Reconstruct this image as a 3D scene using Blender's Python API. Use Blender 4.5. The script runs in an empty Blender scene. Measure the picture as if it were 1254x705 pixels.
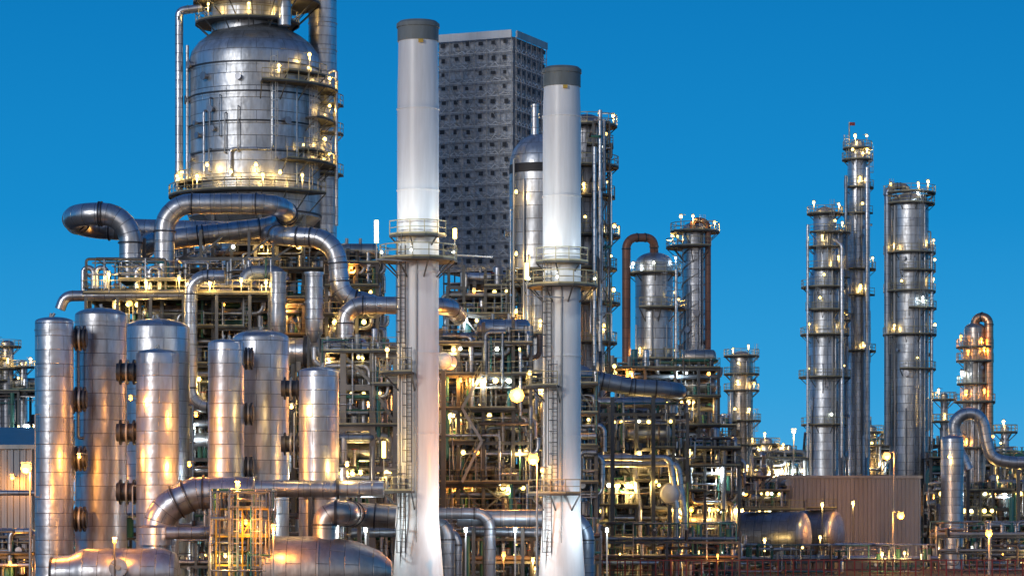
import bpy, math, random
from mathutils import Vector
random.seed(11)
R=random.uniform
K=0.36/1254; HY=650.0; CZ=5.0
def S(d): return K*d
def at(u,v,d): return ((u-627)*K*d, d, CZ+(HY-v)*K*d)
def X(u,d): return (u-627)*K*d
def Z(v,d): return CZ+(HY-v)*K*d
scene=bpy.context.scene

# ------------------------------------------------------------------ materials
MATS={}
def newmat(name):
    m=bpy.data.materials.new(name); m.use_nodes=True
    MATS[name]=m
    return m,m.node_tree.nodes,m.node_tree.links,m.node_tree.nodes['Principled BSDF']
def clad(name,c1,c2,rough=.33,metal=.88,pw=2.4,ph=1.1,stain=(.15,.14,.13),samt=.6,bump=.55,mort=.03):
    m,n,l,b=newmat(name)
    uv=n.new('ShaderNodeUVMap'); uv.uv_map='UVMap'
    br=n.new('ShaderNodeTexBrick'); br.inputs['Scale'].default_value=1
    br.inputs['Brick Width'].default_value=pw; br.inputs['Row Height'].default_value=ph
    br.inputs['Mortar Size'].default_value=mort; br.inputs['Mortar Smooth'].default_value=.4
    br.inputs['Color1'].default_value=(*c1,1); br.inputs['Color2'].default_value=(*c2,1)
    br.inputs['Mortar'].default_value=(c1[0]*.35,c1[1]*.35,c1[2]*.35,1)
    l.new(uv.outputs['UV'],br.inputs['Vector'])
    geo=n.new('ShaderNodeNewGeometry')
    mp=n.new('ShaderNodeMapping'); mp.inputs['Scale'].default_value=(1,1,.22)
    l.new(geo.outputs['Position'],mp.inputs['Vector'])
    ns=n.new('ShaderNodeTexNoise'); ns.inputs['Scale'].default_value=.9; ns.inputs['Detail'].default_value=4; ns.inputs['Roughness'].default_value=.7
    l.new(mp.outputs[0],ns.inputs['Vector'])
    cr=n.new('ShaderNodeValToRGB'); cr.color_ramp.elements[0].position=.42; cr.color_ramp.elements[1].position=.72
    cr.color_ramp.elements[0].color=(0,0,0,1); cr.color_ramp.elements[1].color=(samt,samt,samt,1)
    l.new(ns.outputs['Fac'],cr.inputs[0])
    mx=n.new('ShaderNodeMixRGB'); mx.inputs[2].default_value=(*stain,1)
    l.new(cr.outputs[0],mx.inputs[0]); l.new(br.outputs['Color'],mx.inputs[1])
    l.new(mx.outputs[0],b.inputs['Base Color'])
    b.inputs['Metallic'].default_value=metal
    n2=n.new('ShaderNodeTexNoise'); n2.inputs['Scale'].default_value=1.4; n2.inputs['Detail'].default_value=1
    l.new(geo.outputs['Position'],n2.inputs['Vector'])
    mr=n.new('ShaderNodeMapRange'); mr.inputs['To Min'].default_value=rough-.12; mr.inputs['To Max'].default_value=rough+.18
    l.new(ns.outputs['Fac'],mr.inputs['Value']); l.new(mr.outputs[0],b.inputs['Roughness'])
    ad=n.new('ShaderNodeMath'); ad.operation='MULTIPLY_ADD'; ad.inputs[1].default_value=-.8
    l.new(br.outputs['Fac'],ad.inputs[0]); l.new(n2.outputs['Fac'],ad.inputs[2])
    bp=n.new('ShaderNodeBump'); bp.inputs['Strength'].default_value=bump; bp.inputs['Distance'].default_value=.07
    l.new(ad.outputs[0],bp.inputs['Height']); l.new(bp.outputs[0],b.inputs['Normal'])
    return m
def paint(name,c,rough=.5,metal=0.,var=.35,scale=.8,streak=.25,det=3,dirt_shade=None):
    m,n,l,b=newmat(name)
    geo=n.new('ShaderNodeNewGeometry')
    mp=n.new('ShaderNodeMapping'); mp.inputs['Scale'].default_value=(1,1,streak)
    l.new(geo.outputs['Position'],mp.inputs['Vector'])
    ns=n.new('ShaderNodeTexNoise'); ns.inputs['Scale'].default_value=scale; ns.inputs['Detail'].default_value=det; ns.inputs['Roughness'].default_value=.7
    l.new(mp.outputs[0],ns.inputs['Vector'])
    cr=n.new('ShaderNodeValToRGB'); cr.color_ramp.elements[0].position=.3; cr.color_ramp.elements[1].position=.7
    k=1-var
    lo=dirt_shade or (c[0]*k,c[1]*k,c[2]*k*.95)
    cr.color_ramp.elements[0].color=(*lo,1); cr.color_ramp.elements[1].color=(*c,1)
    l.new(ns.outputs['Fac'],cr.inputs[0]); l.new(cr.outputs[0],b.inputs['Base Color'])
    b.inputs['Metallic'].default_value=metal; b.inputs['Roughness'].default_value=rough
    return m
def emit(name,c,s):
    m,n,l,b=newmat(name)
    b.inputs['Base Color'].default_value=(*c,1); b.inputs['Emission Color'].default_value=(*c,1); b.inputs['Emission Strength'].default_value=s
    m.cycles.emission_sampling='NONE'
    return m
clad('clad',(.64,.66,.70),(.46,.48,.52))
clad('clad_dark',(.42,.44,.49),(.30,.32,.37),rough=.40)
clad('clad_warm',(.62,.56,.50),(.48,.43,.39),rough=.36)
clad('clad_big',(.62,.65,.69),(.40,.43,.47),rough=.38,pw=3.2,ph=1.35,metal=.80,samt=.7,mort=.04)
clad('pipe_clad',(.62,.64,.68),(.48,.50,.54),pw=6,ph=.95,rough=.29)
clad('pipe_orange_lit',(.80,.42,.24),(.66,.34,.20),pw=6,ph=.8,rough=.34)  # orange lamp light painted into the cladding colour of the far-right bend
clad('pipe_dark',(.26,.31,.38),(.20,.25,.32),pw=6,ph=1.2,rough=.38,metal=.7)
clad('pipe_rust',(.30,.13,.08),(.22,.10,.07),pw=6,ph=1.2,rough=.5,metal=.3)
clad('pipe_brown',(.16,.11,.09),(.12,.09,.08),pw=6,ph=1.2,rough=.5,metal=.3)
paint('white_paint',(.86,.88,.90),rough=.36,var=.14,scale=.7,streak=.08,det=6,dirt_shade=(.64,.64,.63))
paint('cap_grey',(.20,.23,.24),rough=.6,var=.4)
paint('steel',(.13,.135,.14),rough=.5,metal=.3,var=.5)
paint('galv',(.40,.41,.42),rough=.45,metal=.45,var=.35)
paint('grating',(.08,.08,.078),rough=.7,metal=.2,var=.4)
paint('rail',(.36,.33,.21),rough=.5,metal=.1,var=.3)
paint('concrete',(.28,.26,.24),rough=.85,var=.4)
paint('flange',(.07,.075,.09),rough=.45,metal=.5,var=.4)
paint('green',(.04,.16,.12),rough=.5,var=.3)
paint('teal',(.04,.20,.22),rough=.4,var=.3)
paint('red',(.26,.03,.025),rough=.5,var=.3)
paint('yellow',(.62,.40,.05),rough=.5,var=.3)
paint('blackband',(.02,.02,.025),rough=.6,var=.3)
paint('sheeting',(.74,.77,.81),rough=.55,var=.5,scale=1.9,streak=.9,det=6,dirt_shade=(.26,.28,.32))  # dark noise tone paints uneven shading of the bulging sheet
paint('sheeting_shaded',(.40,.42,.46),rough=.6,var=.6,scale=1.7,streak=.9,det=6)  # darker copy of the sheeting, shade of the turned-away faces put into colour
paint('opening_shade',(.05,.055,.065),rough=.7,var=.5,scale=2)  # near-black panels on the sheet, painted as the shade inside openings
paint('shed_wall',(.36,.37,.40),rough=.42,metal=.4,var=.25,scale=.4,det=5)
paint('shed_roof',(.10,.17,.25),rough=.4,metal=.5,var=.25)
paint('ground',(.06,.055,.05),rough=.9,var=.5,scale=.3,streak=1,det=6)
emit('bulb_warm',(1,.70,.18),7)
emit('bulb_sodium',(1,.40,.05),10)
emit('bulb_cool',(.94,1,.82),6)
LC={'warm':(1,.61,.18),'sodium':(1,.36,.05),'cool':(.82,.94,1)}

# ------------------------------------------------------------------ mesh builder
LD={}
NL=[0]
def light_data(kind,p):
    p=max(20,round(p/20)*20)
    if (kind,p) not in LD:
        d=bpy.data.lights.new('lamp_'+kind,'POINT'); d.energy=p; d.color=LC[kind]; d.shadow_soft_size=.15
        LD[(kind,p)]=d
    return LD[(kind,p)]
class MB:
    def __init__(s,name):
        s.name=name; s.v=[]; s.f=[]; s.mi=[]; s.sm=[]; s.uv=[]; s.mats=[]; s.lights=[]
    def add(s,vs,fs,mat,smooth=False,uvs=None):
        if mat not in s.mats: s.mats.append(mat)
        k=s.mats.index(mat); o=len(s.v); s.v.extend(vs)
        for i,f in enumerate(fs):
            s.f.append([a+o for a in f]); s.mi.append(k); s.sm.append(smooth)
            if uvs: 
                for q in uvs[i]: s.uv.extend(q)
            else: s.uv.extend([0.3,0.3]*len(f))
    def finish(s):
        me=bpy.data.meshes.new(s.name); me.from_pydata(s.v,[],s.f)
        me.polygons.foreach_set('material_index',s.mi); me.polygons.foreach_set('use_smooth',s.sm)
        ul=me.uv_layers.new(name='UVMap'); ul.data.foreach_set('uv',s.uv)
        for m in s.mats: me.materials.append(MATS[m])
        me.update()
        ob=bpy.data.objects.new(s.name,me); scene.collection.objects.link(ob)
        for (p,kind,pw) in s.lights:
            lo=bpy.data.objects.new('lamp_light',light_data(kind,pw)); lo.location=p; scene.collection.objects.link(lo); lo.parent=ob; NL[0]+=1
        return ob
    def box(s,x0,x1,y0,y1,z0,z1,mat):
        s.add([(x0,y0,z0),(x1,y0,z0),(x1,y1,z0),(x0,y1,z0),(x0,y0,z1),(x1,y0,z1),(x1,y1,z1),(x0,y1,z1)],
              [(3,2,1,0),(4,5,6,7),(0,1,5,4),(1,2,6,5),(2,3,7,6),(3,0,4,7)],mat)
    def beam(s,p,q,w,mat,h=None):
        h=h or w
        dx,dy,dz=q[0]-p[0],q[1]-p[1],q[2]-p[2]; L=math.sqrt(dx*dx+dy*dy+dz*dz)
        if L<1e-5: return
        dx/=L;dy/=L;dz/=L
        if abs(dz)>.95: a=(1,0,0)
        else:
            m=math.hypot(dx,dy); a=(-dy/m,dx/m,0)
        b=(dy*a[2]-dz*a[1],dz*a[0]-dx*a[2],dx*a[1]-dy*a[0])
        vs=[]
        for c in (p,q):
            for i,j in ((-1,-1),(1,-1),(1,1),(-1,1)):
                vs.append((c[0]+a[0]*i*w/2+b[0]*j*h/2,c[1]+a[1]*i*w/2+b[1]*j*h/2,c[2]+a[2]*i*w/2+b[2]*j*h/2))
        s.add(vs,[(0,1,5,4),(1,2,6,5),(2,3,7,6),(3,0,4,7),(3,2,1,0),(4,5,6,7)],mat)
    def lathe(s,p,axis,prof,seg,mat,caps=True):
        ax=Vector(axis).normalized()
        a=Vector((1,0,0)) if abs(ax.z)>.9 else Vector((0,0,1))
        u=(a-ax*a.dot(ax)).normalized(); w=ax.cross(u)
        cs=[(math.cos(2*math.pi*i/seg),math.sin(2*math.pi*i/seg)) for i in range(seg)]
        rm=max(r for t,r in prof); p=Vector(p)
        def ring(t,r):
            c=p+ax*t
            return [(c.x+(u.x*ca+w.x*sa)*r,c.y+(u.y*ca+w.y*sa)*r,c.z+(u.z*ca+w.z*sa)*r) for ca,sa in cs]
        vs=[];fs=[];uvs=[];ln=0;prev=None;k=2*math.pi*rm/seg
        for i in range(len(prof)-1):
            t0,r0=prof[i];t1,r1=prof[i+1]
            d=(t1-t0,r1-r0);L=math.hypot(*d)
            if L<1e-6: continue
            share=False
            if prev:
                c=(d[0]*prev[0]+d[1]*prev[1])/(L*math.hypot(*prev)); share=c>.8
            if share: o=len(vs)-seg; vs+=ring(t1,r1); o1=o+seg
            else:
                o=len(vs); vs+=ring(t0,r0)+ring(t1,r1); o1=o+seg
            for j in range(seg):
                j2=(j+1)%seg
                fs.append((o+j,o+j2,o1+j2,o1+j))
                uvs.append(((j*k,ln),((j+1)*k,ln),((j+1)*k,ln+L),(j*k,ln+L)))
            ln+=L; prev=d
        s.add(vs,fs,mat,True,uvs)
        if caps:
            for (t,r),fl in ((prof[0],1),(prof[-1],0)):
                if r>.02:
                    f=list(range(seg)); 
                    if fl: f=f[::-1]
                    s.add(ring(t,r),[f],mat)
    def cyl(s,p,q,r,mat,seg=10,r2=None):
        d=Vector(q)-Vector(p)
        s.lathe(p,d,[(0,r),(d.length,r if r2 is None else r2)],seg,mat)
    def tube(s,pts,r,mat,seg=14,bend=None,flanges=False,collars=0):
        P=[Vector(a) for a in pts]; bend=bend or r*2.6
        out=[P[0]]
        for i in range(1,len(P)-1):
            a,b,c=P[i-1],P[i],P[i+1]; d1=(a-b); d2=(c-b); l1=d1.length;l2=d2.length
            if l1<1e-4 or l2<1e-4: continue
            d1/=l1;d2/=l2
            an=math.acos(max(-1,min(1,d1.dot(d2))))
            if an>3.1 or an<.05: out.append(b); continue
            t=min(bend/math.tan(an/2),.49*l1,.49*l2); Re=t*math.tan(an/2)
            c0=b+(d1+d2).normalized()*(Re/math.sin(an/2)); v1=b+d1*t-c0; v2=b+d2*t-c0; tot=math.pi-an
            n=max(3,int(tot/.2))
            for k in range(n+1):
                f=k/n; out.append(c0+(v1*math.sin((1-f)*tot)+v2*math.sin(f*tot))/math.sin(tot))
            if flanges:
                for q,dd in ((b+d1*t,d1),(b+d2*t,d2)):
                    s.lathe(q,dd,[(0,r*1.02),(0,r*1.12),(.12,r*1.12),(.12,r*1.02)],seg,'flange',False)
        out.append(P[-1])
        if collars:
            for a,b in zip(P,P[1:]):
                L=(b-a).length; q=collars
                while q<L-r*3:
                    if q>r*3: s.lathe(a+(b-a)*(q/L),b-a,[(0,r*.98),(0,r*1.045),(.07,r*1.045),(.07,r*.98)],seg,'galv',False)
                    q+=collars
        o2=[out[0]]
        for q in out[1:]:
            if (q-o2[-1]).length>1e-4: o2.append(q)
        out=o2
        t=(out[1]-out[0]).normalized(); a=Vector((0,0,1)) if abs(t.z)<.9 else Vector((1,0,0))
        u=(a-t*a.dot(t)).normalized(); vs=[];fs=[];uvs=[];ln=0;k=2*math.pi*r/seg
        cs=[(math.cos(2*math.pi*i/seg),math.sin(2*math.pi*i/seg)) for i in range(seg)]
        for i,q in enumerate(out):
            if 0<i<len(out)-1: tt=((out[i+1]-q).normalized()+(q-out[i-1]).normalized()).normalized()
            elif i==0: tt=t
            else: tt=(q-out[i-1]).normalized()
            u=(u-tt*u.dot(tt)).normalized(); w=tt.cross(u)
            vs+=[(q.x+(u.x*c+w.x*d)*r,q.y+(u.y*c+w.y*d)*r,q.z+(u.z*c+w.z*d)*r) for c,d in cs]
            if i:
                L=(q-out[i-1]).length;o=(i-1)*seg
                for j in range(seg):
                    j2=(j+1)%seg
                    fs.append((o+j,o+j2,o+seg+j2,o+seg+j)); uvs.append(((j*k,ln),((j+1)*k,ln),((j+1)*k,ln+L),(j*k,ln+L)))
                ln+=L
        s.add(vs,fs,mat,True,uvs)
        s.add(vs[:seg],[list(range(seg))[::-1]],mat); s.add(vs[-seg:],[list(range(seg))],mat)
    def bulb(s,p,kind,r=.17):
        s.lathe((p[0],p[1],p[2]-r),(0,0,1),[(0,.01),(r*.3,r*.7),(r,r),(r*1.7,r*.7),(r*2,.01)],8,'bulb_'+kind,False)
        s.beam((p[0],p[1],p[2]+r),(p[0],p[1],p[2]+r+.12),r*1.8,'galv')
    def lamp(s,p,kind='warm',power=120,r=.2,light=True,off=(0,-.4,-.2)):
        s.bulb(p,kind,r)
        if light: s.lights.append(((p[0]+off[0],p[1]+off[1],p[2]+off[2]),kind,power))
    def rail(s,pts,closed=False,h=1.1,w=.05,mat='rail',toe=True):
        n=len(pts)
        for i in range(n):
            p=pts[i]; s.beam(p,(p[0],p[1],p[2]+h),w,mat)
            if i<n-1 or closed:
                q=pts[(i+1)%n]
                s.beam((p[0],p[1],p[2]+h),(q[0],q[1],q[2]+h),w*1.1,mat)
                s.beam((p[0],p[1],p[2]+h*.5),(q[0],q[1],q[2]+h*.5),w*.8,mat)
                if toe: s.beam((p[0],p[1],p[2]+.06),(q[0],q[1],q[2]+.06),.03,mat,.16)
    def ringplat(s,x,y,z,ri,ro,a0=0,a1=360,lamps=1,kind='warm',power=120,rails=True,lightfrac=1.,lh=1.5,rmat='rail',br=.18):
        full=abs(a1-a0)>=359; n=max(4,int(math.radians(a1-a0)*ro/1.3)); n=max(n,int((a1-a0)/24))
        A=[math.radians(a0+(a1-a0)*i/n) for i in range(n+1)]
        vs=[];fs=[]
        for a in A:
            c,d=math.cos(a),math.sin(a)
            vs+=[(x+c*ri,y+d*ri,z),(x+c*ro,y+d*ro,z),(x+c*ri,y+d*ri,z-.18),(x+c*ro,y+d*ro,z-.18)]
        for i in range(n):
            o=i*4
            fs+=[(o,o+1,o+5,o+4),(o+2,o+6,o+7,o+3),(o+1,o+3,o+7,o+5)]
        if not full: fs+=[(0,2,3,1),(n*4,n*4+1,n*4+3,n*4+2)]
        s.add(vs,fs,'grating')
        pts=[(x+math.cos(a)*(ro-.05),y+math.sin(a)*(ro-.05),z) for a in A]
        if full: pts=pts[:-1]
        if rails: s.rail(pts,full,w=.07,mat=rmat)
        for a in A[::2]:
            c,d=math.cos(a),math.sin(a)
            s.beam((x+c*(ro-.1),y+d*(ro-.1),z-.15),(x+c*ri*.98,y+d*ri*.98,z-.15-(ro-ri)*.9),.1,'steel')
        for i in range(lamps):
            aa=math.radians(a0+(a1-a0)*(i+R(.2,.8))/lamps)
            if full: aa=math.radians(180+180*(i+R(.15,.85))/lamps)
            rr=ro-.1-R(0,.5)*(ro-ri)
            lz=lh+R(-.5,.4)
            p=(x+math.cos(aa)*rr,y+math.sin(aa)*rr,z+lz)
            s.beam((p[0],p[1],z),(p[0],p[1],z+lz),.12,'galv')
            s.beam((p[0],p[1],z+lz+.25),(x+math.cos(aa)*ri,y+math.sin(aa)*ri,z+lz+.25),.07,'galv')
            on=R(0,1)<lightfrac
            s.lamp(p,kind,power,r=br*R(.7,1.2),light=on,off=(math.cos(aa)*.15,math.sin(aa)*.15,-.42))
    def deck(s,x0,x1,y0,y1,z,rails='fblr',mat='grating',step=1.6):
        s.box(x0,x1,y0,y1,z-.18,z,mat)
        def seg(a,b):
            L=math.hypot(b[0]-a[0],b[1]-a[1]); n=max(1,int(L/step))
            s.rail([(a[0]+(b[0]-a[0])*i/n,a[1]+(b[1]-a[1])*i/n,z) for i in range(n+1)])
        e=.04
        if 'f' in rails: seg((x0+e,y0+e),(x1-e,y0+e))
        if 'b' in rails: seg((x0+e,y1-e),(x1-e,y1-e))
        if 'l' in rails: seg((x0+e,y0+e),(x0+e,y1-e))
        if 'r' in rails: seg((x1-e,y0+e),(x1-e,y1-e))
    def ladder(s,x,y,z0,z1,ang=-90,cage=True,mat='galv'):
        c,d=math.cos(math.radians(ang)),math.sin(math.radians(ang)); tx,ty=-d,c
        for k in (-.25,.25): s.beam((x+tx*k,y+ty*k,z0),(x+tx*k,y+ty*k,z1),.07,mat)
        z=z0+.3
        while z<z1: s.beam((x-tx*.25,y-ty*.25,z),(x+tx*.25,y+ty*.25,z),.035,mat); z+=.35
        if cage:
            H=[(.25,0),(.38,.3),(.25,.62),(0,.75),(-.25,.62),(-.38,.3),(-.25,0)]
            pp=[(x+tx*a+c*b,y+ty*a+d*b) for a,b in H]
            z=z0+2.3
            while z<z1+1:
                for i in range(6): s.beam((*pp[i],z),(*pp[i+1],z),.05,mat)
                z+=.9
            for i in (1,2,3,4,5): s.beam((*pp[i],z0+2.3),(*pp[i],z1+1),.04,mat)
    def stair(s,x0,z0,x1,z1,y,w=.9):
        for k in (0,w):
            s.beam((x0,y+k,z0),(x1,y+k,z1),.08,'galv',.25)
            s.beam((x0,y+k,z0+1),(x1,y+k,z1+1),.06,'rail')
            for i in range(6):
                f=i/5; s.beam((x0+(x1-x0)*f,y+k,z0+(z1-z0)*f),(x0+(x1-x0)*f,y+k,z0+(z1-z0)*f+1),.05,'rail')
        n=max(3,int(abs(z1-z0)/.25))
        for i in range(n):
            f=(i+.5)/n; s.beam((x0+(x1-x0)*f,y+.04,z0+(z1-z0)*f),(x0+(x1-x0)*f,y+w-.04,z0+(z1-z0)*f),.25,'grating',.04)
    def frame(s,x0,x1,y0,y1,zs,nx,ny,w=.32,mat='steel',brace=.35,skip=0.):
        xs=[x0+(x1-x0)*i/nx+(R(-.5,.5) if 0<i<nx and skip else 0) for i in range(nx+1)]; ys=[y0+(y1-y0)*i/max(1,ny) for i in range(ny+1)]
        for xx in xs:
            for yy in ys: s.beam((xx,yy,zs[0]),(xx,yy,zs[-1]+(R(0,2.5) if skip and R(0,1)<.4 else 0)),w,mat)
        for z in zs[1:]:
            for yy in ys:
                for i in range(nx):
                    if R(0,1)>=skip: s.beam((xs[i]+w/2,yy,z-w*.6),(xs[i+1]-w/2,yy,z-w*.6),w*.72,mat,w)
            for xx in xs: s.beam((xx,y0,z-w*.6),(xx,y1,z-w*.6),w*.7,mat,w*.96)
        for k in range(len(zs)-1):
            for i in range(nx):
                if R(0,1)<brace:
                    a,b=(xs[i],xs[i+1]) if R(0,1)<.5 else (xs[i+1],xs[i])
                    yy=random.choice(ys); s.beam((a,yy,zs[k]),(b,yy,zs[k+1]-.3),w*.5,mat)
                    if R(0,1)<.3: s.beam((b,yy+.02,zs[k]),(a,yy+.02,zs[k+1]-.3),w*.5,mat)
        return xs
    def clutter(s,x0,x1,y0,y1,z0,z1,n,rmin=.06,rmax=.3,seg=8):
        mats=['pipe_clad','pipe_clad','pipe_clad','galv','pipe_dark','pipe_dark','steel','clad','pipe_brown','green','teal','clad_warm']
        for _ in range(n):
            r=rmin+(rmax-rmin)*R(0,1)**2.2
            p=[R(x0,x1),R(y0,y1),R(z0,z1)]; pts=[tuple(p)]; ax=random.choice([0,2,2,2,1])
            for k in range(random.choice([1,2,3,4,4,5])):
                lo,hi=((x0,x1),(y0,y1),(z0,z1))[ax]
                L=min(hi-lo,R(1.2,8)); nv=p[ax]+random.choice([-1,1])*L
                nv=max(lo,min(hi,nv))
                if abs(nv-p[ax])<r*5: continue
                p[ax]=nv; pts.append(tuple(p)); ax=random.choice([a for a in (0,1,2,2) if a!=ax])
            if len(pts)>1:
                m=random.choice(mats); s.tube(pts,r,m,seg,bend=r*2.2)
                if r>.12 and R(0,1)<.6:
                    q=Vector(pts[0]);d=Vector(pts[1])-q; 
                    s.lathe(q+d*.3,d,[(0,r*.9),(0,r*1.7),(.12,r*1.7),(.12,r*.9)],seg,'flange',False)
    def valves(s,x0,x1,y0,y1,z,n):
        for _ in range(n):
            x=R(x0,x1);y=R(y0,y1); h=R(.6,1.6)
            s.cyl((x,y,z),(x,y,z+h),R(.1,.3),random.choice(['galv','clad','green','flange']),8)
            s.lathe((x,y,z+h),(0,0,1),[(0,.1),(0,.28),(.07,.28),(.07,.1)],8,random.choice(['red','flange','galv']))
    def drum(s,x0,x1,y,z,r,mat='clad',seg=24):
        L=x1-x0; e=r*.5
        pr=[(0,.02)]+[(e*(1-math.cos(a)),r*math.sin(a)) for a in (.4,.8,1.2,1.57)]
        pr+=[(L-e*(1-math.cos(a)),r*math.sin(a)) for a in (1.57,1.2,.8,.4)]+[(L,.02)]
        s.lathe((x0,y,z),(1,0,0),pr,seg,mat,False)
        for f in (.2,.8):
            s.box(x0+L*f-.2,x0+L*f+.2,y-r*.7,y+r*.7,z-r-.5,z-r*.6,'concrete')
        for f in (.3,.6): s.cyl((x0+L*f,y,z+r*.9),(x0+L*f,y,z+r+.5),.15,'galv',8)
    def dress(s,x,y,r,z0,z1,n=6,risers=4):
        """manways, nozzles and stand-off risers round a vessel shell"""
        for _ in range(n):
            a=math.radians(R(185,355)); c,dd=math.cos(a),math.sin(a); z=R(z0,z1); q=R(.14,.36)
            p=Vector((x+c*r*.98,y+dd*r*.98,z)); o=Vector((c,dd,0))
            s.cyl(p,p+o*.55,q,'clad_dark',10); s.cyl(p+o*.55,p+o*.68,q*1.5,'clad_dark',10)
        for _ in range(risers):
            a=math.radians(R(185,355)); c,dd=math.cos(a),math.sin(a); q=R(.05,.13); rr=r+.3+q
            za=R(z0,z0+(z1-z0)*.5); zb=R(za+2,z1) if z1>za+2 else z1
            s.tube([(x+c*r,y+dd*r,za),(x+c*rr,y+dd*rr,za),(x+c*rr,y+dd*rr,zb),(x+c*r,y+dd*r,zb)],q,random.choice(['galv','pipe_clad','pipe_dark']),6,bend=q*2)

def vprofile(r,z0,z1,dome,bands=0,bw=.12,bt=.05):
    pr=[(z0,r)]; h=r*dome
    zt=z1-h
    if bands:
        z=z0+bands
        while z<zt-.2:
            pr+=[(z,r),(z,r+bt),(z+bw,r+bt),(z+bw,r)]; z+=bands
    pr+=[(zt,r)]
    for i in range(1,8):
        a=math.pi/2*i/8; pr.append((zt+h*math.sin(a),r*math.cos(a)))
    pr.append((z1,.02))
    return pr
def vessel(name,u0,u1,vt,d,z0=0,mat='clad',dome=.3,bands=2.2,seg=48):
    mb=MB(name); s=S(d); x=X((u0+u1)/2,d); r=(u1-u0)/2*s
    mb.lathe((x,d,0),(0,0,1),vprofile(r,z0,Z(vt,d),dome,bands),seg,mat,False)
    mb.x=x;mb.y=d;mb.r=r
    return mb

# ================================================================== GROUND
g=MB('ground'); g.add([(-3000,-200,0),(3000,-200,0),(3000,6000,0),(-3000,6000,0)],[(0,1,2,3)],'ground'); g.finish()

# ================================================================== WHITE STACKS
def stack(u,vt,d,wt,plats,big):
    mb=MB('white_chimney_stack'); x=X(u,d); s=S(d); r=wt/2*s; zt=Z(vt,d)
    pr=[(0,r*1.32),(1.2,r*1.30),(6.2,r*1.06)]
    z=6.2
    while z<zt-1.7:
        pr+=[(z,r*1.06),(z,r*1.06+.06),(z+.1,r*1.06+.06),(z+.1,r*1.06)] if abs(z-6.2)>.1 else []
        z+=6.5
    pr+=[(zt-1.6,r*1.0)]
    mb.lathe((x,d,0),(0,0,1),pr,64,'white_paint',False)
    mb.lathe((x,d,0),(0,0,1),[(zt-1.6,r*.98),(zt-1.6,r*1.05),(zt-.5,r*1.05),(zt-.5,r*1.1),(zt-.2,r*1.1),(zt,r*.95),(zt,r*.8),(zt-1.2,r*.8)],64,'cap_grey',False)
    mb.box(x+r*.05,x+r*.3,d-r*1.09-.05,d-r*1.0,zt-1.9,zt-1.65,'yellow')
    zp=Z(big,d)
    mb.ringplat(x,d,zp,r*1.04,r*2.0,0,360,lamps=0,rmat='rail')
    mb.ringplat(x,d,zp+1.9,r*1.04,r*1.55,200,340,lamps=0,rmat='rail')
    for a in (200,262,338):
        aa=math.radians(a); p=(x+math.cos(aa)*r*1.95,d+math.sin(aa)*r*1.95,zp+.5)
        mb.lamp(p,'cool',340,r=.12,off=(math.cos(aa)*2.2,math.sin(aa)*2.2,2.8))
    for (v,a0,a1) in plats:
        z=Z(v,d); mb.ringplat(x,d,z,r*1.07,r*2.0,a0,a1,lamps=1,kind='warm',power=120,rmat='rail')
    zz=[Z(v,d) for v,_,_ in plats][::-1]+[zp]
    z=1.0
    for i,q in enumerate(zz):
        a=math.radians(232 if i%2==0 else 250); mb.ladder(x+math.cos(a)*r*1.2,d+math.sin(a)*r*1.2,z,q+1,ang=240,mat='steel'); z=q
    for a in (215,268):
        aa=math.radians(a); mb.cyl((x+math.cos(aa)*r*1.12,d+math.sin(aa)*r*1.12,3),(x+math.cos(aa)*r*1.12,d+math.sin(aa)*r*1.12,zp),.07,'galv',6)
    for a in (-150,-35):
        aa=math.radians(a); q=(x+math.cos(aa)*r*3,d+math.sin(aa)*r*3,Z(650,d)); mb.lamp(q,'cool',700,r=.14,off=(0,-.3,.4))
        mb.beam((q[0],q[1],0),(q[0],q[1],q[2]-.1),.12,'galv')
    mb.finish()
stack(512,27,228,48,[(457,150,262),(601,150,262)],318)
stack(688,83,232,44,[(473,160,262),(604,200,300)],350)

# ================================================================== LEFT VESSELS
def nozzle(mb,p,q,r):
    p=Vector(p);q=Vector(q);d=q-p;L=d.length
    mb.cyl(p,q,r*.72,'flange',16)
    for f in (.18,.5,.82):
        mb.lathe(p+d*f-d.normalized()*.07,d,[(0,r*.7),(0,r),(.14,r),(.14,r*.7)],20,'flange' if f!=.5 else 'galv',False)
D1=224
vs=[('v1',43,90,388,D1,.25),('v2',92,155,377,D1+5,.3),('v3',167,219,427,D1-1,.25),('v3b',152,232,390,D1+20,.3),
    ('v4',255,299,415,D1,.25),('v5',285,354,404,D1+6,.3),('v6',366,415,449,D1-1,.25)]
VS={}
for n,a,b,t,d,dm in vs:
    m=vessel('vertical_pressure_vessel',a,b,t,d,dome=dm,bands=R(2.9,3.3)); VS[n]=m
    zt=Z(t,d)
    for k in range(2):
        m.cyl((m.x+R(-.4,.4),d,zt-.3),(m.x+R(-.4,.4),d,zt+.3),.12,'galv',8)
    m.dress(m.x,m.y,m.r,4,zt-2,0,1)
for v in (413,488,561,635): nozzle(VS['v1'],(X(88,D1),D1+1,Z(v,D1)),(X(104,D1),D1+1,Z(v,D1)),1.0)
for v in (455,529,602): nozzle(VS['v3'],(X(142,D1),D1+.5,Z(v,D1)),(X(168,D1),D1+.5,Z(v,D1)),1.0)
for v in (438,506,572): nozzle(VS['v4'],(X(298,D1),D1+1,Z(v,D1)),(X(309,D1),D1+1,Z(v,D1)),.9)
for v in (475,543): nozzle(VS['v6'],(X(344,D1),D1+.5,Z(v,D1)),(X(368,D1),D1+.5,Z(v,D1)),.9)
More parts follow.
